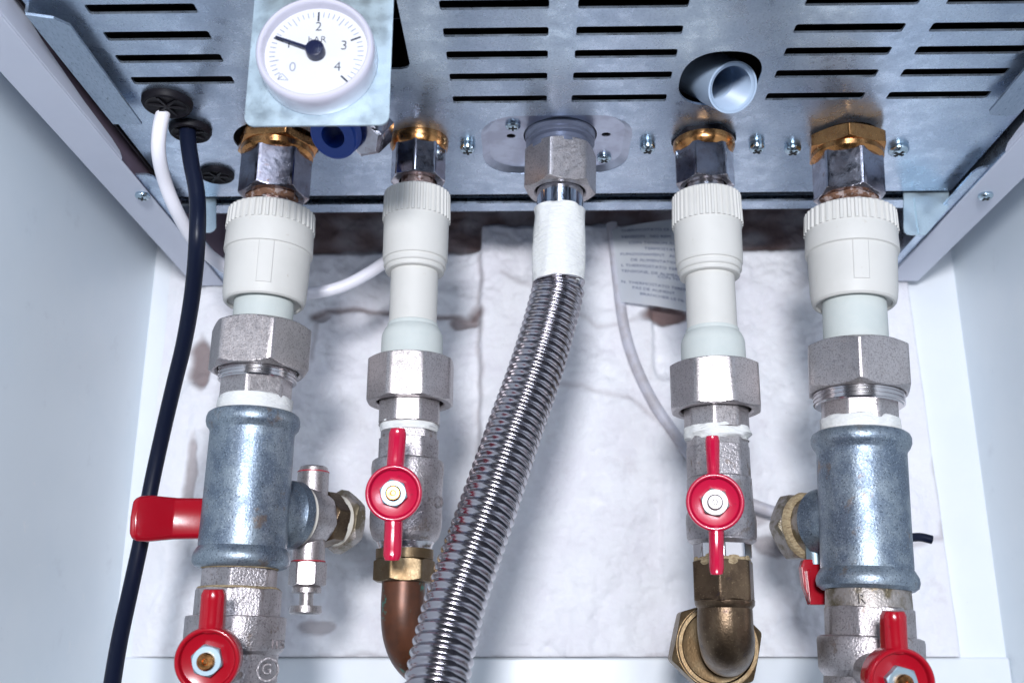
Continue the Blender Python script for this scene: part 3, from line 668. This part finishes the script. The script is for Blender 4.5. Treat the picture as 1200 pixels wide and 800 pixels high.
# --- inner right run ---------------------------------------------
D = Run('pipe_run', 'slim white pipe run right of the steel hose, ending in a dark bronze elbow', 'pipe', (824.5,165), (848.5,690))
D.nut('shade_ring', 'rubber_and_shade_black', 157, 169, 38, 6, -20)  # black ring stands in for the shaded gap above the brass collar
D.lat('brass_collar', 'brass', [(166,28),(168,35.5),(173,36),(177,34.5),(181,31)])
D.lat('neck', 'thread_metal', [(165,20),(205,22),(235,22)], noisy=.3)
D.nut('union_nut', 'chrome_nut', 177, 219, 35, 6, -34, bore=23)
D.lat('plastic_coupling', 'white_plastic', [(231,20),(230.5,36),(232.5,38.8,(.36,38)),(266,40.3,(.36,38)),(266.4,39.1),(268,38.9),(304,38.9),(310,38.8),(311.6,38.1),(312.3,36.5),(313.6,36.3),(314.2,37.4),(318.5,37.3),(319.6,36.4),(320.2,34.8),(321.4,34.6),(322,35.2),(324.6,35),(325.4,33.6),(325.8,29)], n=228, ang=17)
D.lat('plastic_pipe', 'white_plastic', [(300,28),(390,29.3)])
D.lat('plastic_socket', 'socket_plastic', [(386,28.5),(387,30.6),(391,31),(393,33),(399,36),(403,37),(437,37.8)])
D.nut('hex_nut', 'nickel_cast', 430, 483, 55, 8, -12, bore=41)
D.nut('adapter_nut', 'nickel_cast', 473, 506, 38.0, 8, 14, bore=35)
D.lat('sealing_tape', 'tape', [(501,34),(503,37),(511,38.5),(515,36.5),(518,34)], noisy=1.6)
D.nut('collar_nut', 'nickel_cast', 512, 528, 36, 8, 10)
bm = D.nut('', '', 524, 566, 37.2, 8, 12, keep=True)
bm = D.lat('', '', [(560,36),(562,37.5),(600,38.5),(604,40),(612,40.8),(630,40.4),(632,39.4),(634,39.8),(636,37),(638,34)], bm=bm, keep=True)
obj('ball_valve', bm, 'rough_cast', D.root, ang=28)
D.nut('thread_nut', 'thread_metal', 634, 655, 34.2, 8, 8)
D.lat('hemp_seal', 'hemp', [(650,30),(653,32),(660,33),(664,31)], noisy=1.3)
bm = D.nut('', '', 657, 706, 37.6, 6, 18, keep=True, ch=.7)
e0 = D.P(700); R0 = D.r(31, 720)
cpts = [e0, D.P(715), D.P(735)+V((0,1.0,0)), at(851.5,748,424.5), at(852,757,431), at(852,761,440), at(852,762,455), at(852,762,470)]
D.lat('', '', [(702,33),(704,35),(709,34.5),(713,31.5)], bm=bm, keep=True)
sweep(bm, spline(cpts, 1.2), lambda L_: R0*(1+.05*math.sin(min(1, L_/30)*PI)), 48)
obj('bronze_elbow', bm, 'bronze', D.root, ang=40)
ec = at(837, 757, 460)
bm = bmesh.new(); nut(bm, V((ec.x, 452, ec.z)), (0,1,0), 0, 16, 20.2, 6, .25, bore=None, ref=(0,0,1)); obj('elbow_nut', bm, 'old_brass', D.root, ang=24, label='large dull brass nut behind the elbow')
bm = bmesh.new(); lathe(bm, V((ec.x, 449.5, ec.z)), (0,1,0), [(2,12.5),(1.6,14.6),(0,15.2),(0,16.6),(3,17),(3,12)], n=60, ref=(0,0,1)); obj('elbow_flange', bm, 'old_brass', D.root)
bm = bmesh.new(); lathe(bm, V((ec.x, 466, ec.z)), (.26,1,0), [(0,13),(140,13)], n=40, ref=(0,0,1)); obj('wall_pipe', bm, 'bronze', D.root)
handle(D, 838, 588, 41, 10.8, 'pink_enamel', [(1, 24.4, 2.3, 2.7, 4.2, .3), (-1, 26.0, 2.8, 2.6, 5.0, -.9)], 'worn_zinc', 'worn_zinc', dirx=-.16)

# --- outer right run ---------------------------------------------
E = Run('pipe_run', 'rightmost pipe run: thick white coupling above a blue-grey tee and a grimy valve', 'pipe', (992,168), (1019.5,745))
bm = E.nut('', '', 165, 182, 47.5, 6, 12, keep=True, ch=.6); E.lat('brass_nut', 'brass', [(180,38),(182,41.5),(187,41),(191,37)], bm=bm, ang=26)
E.lat('neck', 'rusty_neck', [(150,24),(205,24),(250,24)], noisy=.5)
E.nut('union_nut', 'chrome_nut', 186, 234, 41, 6, -8, bore=27, label='chromed union nut with a rusty lower rim')
E.lat('rust_crust', 'rust', [(231,22),(231,28),(235,30),(239,27),(241,23)], noisy=2.6, n=120)
E.lat('plastic_coupling', 'white_plastic', [(252,24),(251.5,48),(253.5,51.0,(.42,40)),(275,52.3,(.42,40)),(275.4,51.8),(297,53.2),(299,52.8),(300,50.6),(300.3,50.4,('pad',-4,16,.35)),(343,49.4,('pad',-4,16,.35)),(343.3,49.4),(351,48.6),(356,47.4),(358,45.5),(358.2,43),(355.5,42),(355,37)], n=240, ang=17)
E.lat('plastic_pipe', 'socket_plastic', [(345,36),(416,37)])
E.nut('hex_nut', 'nickel_cast', 408, 463, 63.5, 6, -46, bore=50)
ring_thread(E, 'thread', 'thread_metal', 453, 477, 51.5, 5, 1.8)
E.nut('adapter_nut', 'nickel_cast', 468, 499, 45, 8, -12)
E.lat('sealing_tape', 'tape', [(492,42),(494,44.5),(502,46),(511,44.5),(516,42)], noisy=1.3)
E.lat('hemp_seal', 'hemp', [(507,44),(509,50),(511,48)], noisy=1.2)
bm = E.lat('', '', [(508,44),(508.5,51),(511,54.6),(515,56.4),(521,56.4),(526,54.4),(530,51.4),(533,50.8),(580,51.2),(630,51.8),(663,52.4),(667,52.2),(671,54.6),(676,57.4),(682,58.4),(688,57),(692,52),(692,46)], keep=True)
pe = E.P(606); be = V((-.47, .88, 0))
lathe(bm, pe, be, [(8, 14.5), (16, 13.4), (18, 13.6), (20, 14.6), (23, 14.8), (24.5, 13.6), (25,10)], n=48, ref=(0,0,1))
obj('tee', bm, 'malleable_iron', E.root, label='blue-grey malleable iron tee with a rolled rim at each mouth')
bm = E.lat('', '', [(686,46),(688,48),(714,48.5),(716,46)], keep=True, noisy=.6)
text_bm(bm, 'R', at(1010,701,YP-17.2), (1,0,0), (0,0,1), 5, 0, .5)
obj('threaded_collar', bm, 'dirty_cast', E.root)
bm = E.nut('', '', 712, 752, 52.5, 8, -16, keep=True)
bm = E.lat('', '', [(746,55),(748,59.5),(752,60.5),(784,60),(789,58),(794,54.5),(800,55),(830,56),(870,56),(880,50)], bm=bm, keep=True)
obj('ball_valve', bm, 'rough_cast', E.root, ang=28)
handle(E, 1058, 800, 44, 12.0, 'red_enamel', [(1, 24.0, 4.1, 4.1, 1.0, -.2), (-1, 24, 4.1, 4.1, 1.0, 0)], 'zinc', 'brass', dirx=.05)
bm = bmesh.new(); lathe(bm, pe, be, [(20, 12.4), (28, 12.2), (31,12)], n=48, ref=(0,0,1)); obj('branch_pipe', bm, 'dirty_cast', E.root)
bm = bmesh.new(); lathe(bm, pe, be, [(30, 12), (30.6, 14), (32.5, 14.6), (33.5, 14)], n=48, ref=(0,0,1), noisy=.6); obj('hemp_seal', bm, 'hemp', E.root)
bm = bmesh.new(); nut(bm, pe + be*33.2, be, 0, 8, 15.6, 6, .5, ref=(0,0,1)); lathe(bm, pe+be*40, V((.25,1,.1)), [(0,10),(150,10)], n=40, ref=(0,0,1)); obj('back_nut', bm, 'dirty_cast', E.root, ang=24)
bm = bmesh.new(); w0 = at(953, 662, 438)
for (px0, px1, py0, py1, yy, th) in ((941, 966, 655, 708, 437, 5),):
    a = at(px0+1, py0, yy); b = at(px1, py1, yy)
    prism(bm, [(a.x, yy, a.z), (b.x+3, yy, a.z), (b.x+3, yy, b.z), (a.x+1.2, yy, b.z), (a.x-1.0, yy, (a.z*.45+b.z*.55)), (a.x-1.4, yy, a.z-3)], (0, th, 0))
a = at(944,668,436); b = at(952,705,436); prism(bm, [(a.x, 435.2, a.z), (b.x, 435.2, a.z+.6), (b.x-.6, 435.2, b.z), (a.x+.4, 435.2, b.z)], (0,2,0))
obj('side_handle', bm, 'red_enamel', E.root, 'small red wing handle beside the tee', smooth=False, bevel=.6)
bm = bmesh.new(); a = at(955, 650, 440); lathe(bm, a, (0,0,1), [(-4, 3.6), (8, 3.6)], n=24); obj('handle_stem', bm, 'zinc', E.root)
a = at(1040, 629, 470)
bm = bmesh.new(); sweep(bm, spline([a, at(1060,630,472), at(1078,629,474), at(1092,632,474)], 1), 2.0, 16); tag(obj('black_wire', bm, 'black_cable', None, origin=a), 'short black wire end sticking out right of the rightmost tee', 'wire')

# ------------------------------------------------------------------ gas hose
hose = root('flexible_hose', 'corrugated stainless steel hose curving down from the boiler between the slim pipes', 'hose', at(656.5, 164, YP))
G = Run('gx', 'x', 'x', (657.5,160), (654.5,330)); bpy.data.objects.remove(G.root); G.root = hose
bm = bmesh.new(); pr = [(-14, 16.0), (-4, 16.0), (-1, 15.6), (0, 14.4), (1, 15.2), (2.6, 15.2), (3.2, 13.6), (5, 13.6), (5.6, 14.3), (7.4, 14.3), (8, 13.0), (13, 13.0)]
lathe(bm, V((PX['c'], YP, H)), (0,0,-1), [(-14,14.9)]+[(t_, r_*1.03) for t_, r_ in pr[1:]], n=72); obj('grey_collar', bm, 'grey_collar', hose, ang=40)
G.nut('hex_nut', 'nickel_cast', 177, 226, 43.5, 6, -42, bore=29)
G.lat('steel_neck', 'polished_steel', [(205,27.5),(245,27.2),(262,27)])
G.lat('tape_wrap', 'tape', [(246,27.4),(247,29),(252,29.6),(275,30.2),(300,30.4),(318,30.2),(331,30),(334,28)], noisy=1.3, n=96)
pth = [G.P(328), G.P(338), at(651,352,420.5), at(638,400,418), at(622,450,413.5), at(604,500,408.5), at(587,550,403), at(570,600,397.5), at(552,650,392), at(535,700,386.5), at(522,750,380.5), at(512,800,375), at(505,850,369), at(502,900,364)]
path0 = spline(pth, .4); path = [path0[0]]; PS = .18; need = PS
for i in range(1, len(path0)):             # even steps so every ring is alike
    a, b = path0[i-1], path0[i]; L0 = (b-a).length; u = 0
    while L0-u >= need: u += need; path.append(a + (b-a)*(u/L0)); need = PS
    need -= L0-u
# even spacing
def hr(L_):
    k = .9/190; p = 3.2 + k*min(L_, 190); u = (math.log(p/3.2)/k if L_ <= 190 else math.log(4.1/3.2)/k + (L_-190)/4.1)
    return 10.3 + 1.25*(.5-.5*math.cos(2*PI*u))**1.3
bm = bmesh.new(); sweep(bm, path, hr, 64); obj('corrugated_tube', bm, 'hose_steel', hose, ang=180)

# ------------------------------------------------------------------ cables
def cable(name, pts, r, m, label, n=20):
    P_ = [at(*p) for p in pts]; bm = bmesh.new(); sweep(bm, spline(P_, 2), r, n)
    return tag(obj(name, bm, m, None, origin=P_[0]), label, 'cable')
cable('white_cable', [(194,108,392),(192,128,390),(187,152,392),(186,180,398),(193,212,410),(206,245,422),(226,280,440),(250,303,455),(285,325,466),(330,340,474),(365,343,478),(400,336,480),(432,320,482),(462,300,484),(490,285,488)], 3.1, 'white_cable',
      'white cable dropping from the top left grommet and passing behind the leftmost pipe')
cable('black_cable', [(221,140,405),(220,160,405),(224,190,405),(231,230,405),(231,280,405),(226,340,420),(216,400,435),(204,450,448),(190,510,460),(177,570,466),(167,625,467),(153,690,462),(140,750,452),(130,810,440),(120,880,430)], 3.55, 'black_cable',
      'black cable hanging down the left side in front of the red lever')
bpy.data.objects['black_cable']['label'] = 'black cable hanging down the left side and passing behind the red lever'
cable('white_cable', [(717,262,582),(720,290,583),(724,330,584),(729,370,584),(737,405,585),(750,440,585),(768,475,585),(792,510,585),(820,548,584),(850,575,582),(885,592,580),(930,607,578)], 3.3, 'old_cable',
      'thin greyish cable lying along the wall behind the slim right pipe')

# ------------------------------------------------------------------ paper label on the wall
lp = root('paper_label', 'pale blue printed label on the wall behind the slim right pipe', 'label', at(760, 310, 578))
TL, TR, BR, BL = at(716,268,578), at(832,250,578), at(832,366,578), at(727,353,578)
bm = bmesh.new(); nu, nv = 24, 16
def lpt(u, v, off=0):
    p = TL*(1-u)*(1-v) + TR*u*(1-v) + BR*u*v + BL*(1-u)*v; bulge = 2.2*math.sin(u*PI*1.3+.3) + 1.0*math.sin(v*3+u*2); return V((p.x, 580 - bulge - off, p.z))
vs = [[bm.verts.new(lpt(i/nu, j/nv)) for i in range(nu+1)] for j in range(nv+1)]
for j in range(nv):
    for i in range(nu): bm.faces.new((vs[j][i], vs[j][i+1], vs[j+1][i+1], vs[j+1][i]))
bmesh.ops.solidify(bm, geom=bm.faces[:], thickness=.3); obj('paper', bm, 'label_paper', lp)
bm = bmesh.new()
lines = [('THERMOSTATO DI AMB', 728,269.5), ('TENSION   NO REM', 728,277), ('CON TENSION AL', 737,284), ('TERMOSTATO', 755,291), ('FUNZIONAMENT.  ALL TERM', 727,297), ('DE ALIMENTATION', 739,304),
         ('L THERMOSTATO TERM', 728,310), ('TENSIONE, DE ALIMENT', 728,316.5), ('CON TEN', 771,323), ('N. THERMOSTATO TERMOST', 728,329), ('PAS DE ALIMENT', 741,336), ('BRANCHER LE FIL', 750,343)]
for i, (s_, px, py) in enumerate(lines):
    p = at(px, py, 576.2); sl = .02 - i*.015
    text_bm(bm, s_, p, V((1, -.01, sl)), V((0,0,1)), 2.3, 0, .06, align='LEFT', sx=1.5)
for v in bm.verts:   # lay the print on the curved paper
    w = at(716,268,578); u = (v.co.x-TL.x)/(TR.x-TL.x); vv = (TL.z-v.co.z)/(TL.z-BL.z)
    v.co.y = lpt(u, vv).y - .35 + (v.co.y-576.2)*.2
obj('printing', bm, 'print_grey', lp, smooth=False)

# ------------------------------------------------------------------ light
w = bpy.data.worlds.new('World'); scn.world = w; w.use_nodes = True
WN = w.node_tree.nodes; WL = w.node_tree.links; bg = WN['Background']; bg.inputs['Color'].default_value = (.30,.36,.52,1); bg.inputs['Strength'].default_value = .09
def area(name, loc, tgt, size, power, col):
    l = bpy.data.lights.new(name, 'AREA'); l.shape = 'DISK'; l.size = size*S; l.energy = power; l.color = col
    o = bpy.data.objects.new(name, l); COL.objects.link(o); o.location = V(loc)*S
    o.rotation_euler = (V(tgt)-V(loc)).to_track_quat('-Z', 'Y').to_euler(); return o
area('flash_lamp', (-30, -350, 88), (14, 450, 120), 90, 6.3, (.93, .95, 1.0))
area('fill_lamp', (110, -300, 50), (-60, 450, 120), 130, 1.2, (.75, .85, 1.0))
scn.view_settings.view_transform = 'Standard'; scn.view_settings.look = 'None'; scn.view_settings.exposure = 0; scn.view_settings.gamma = 1
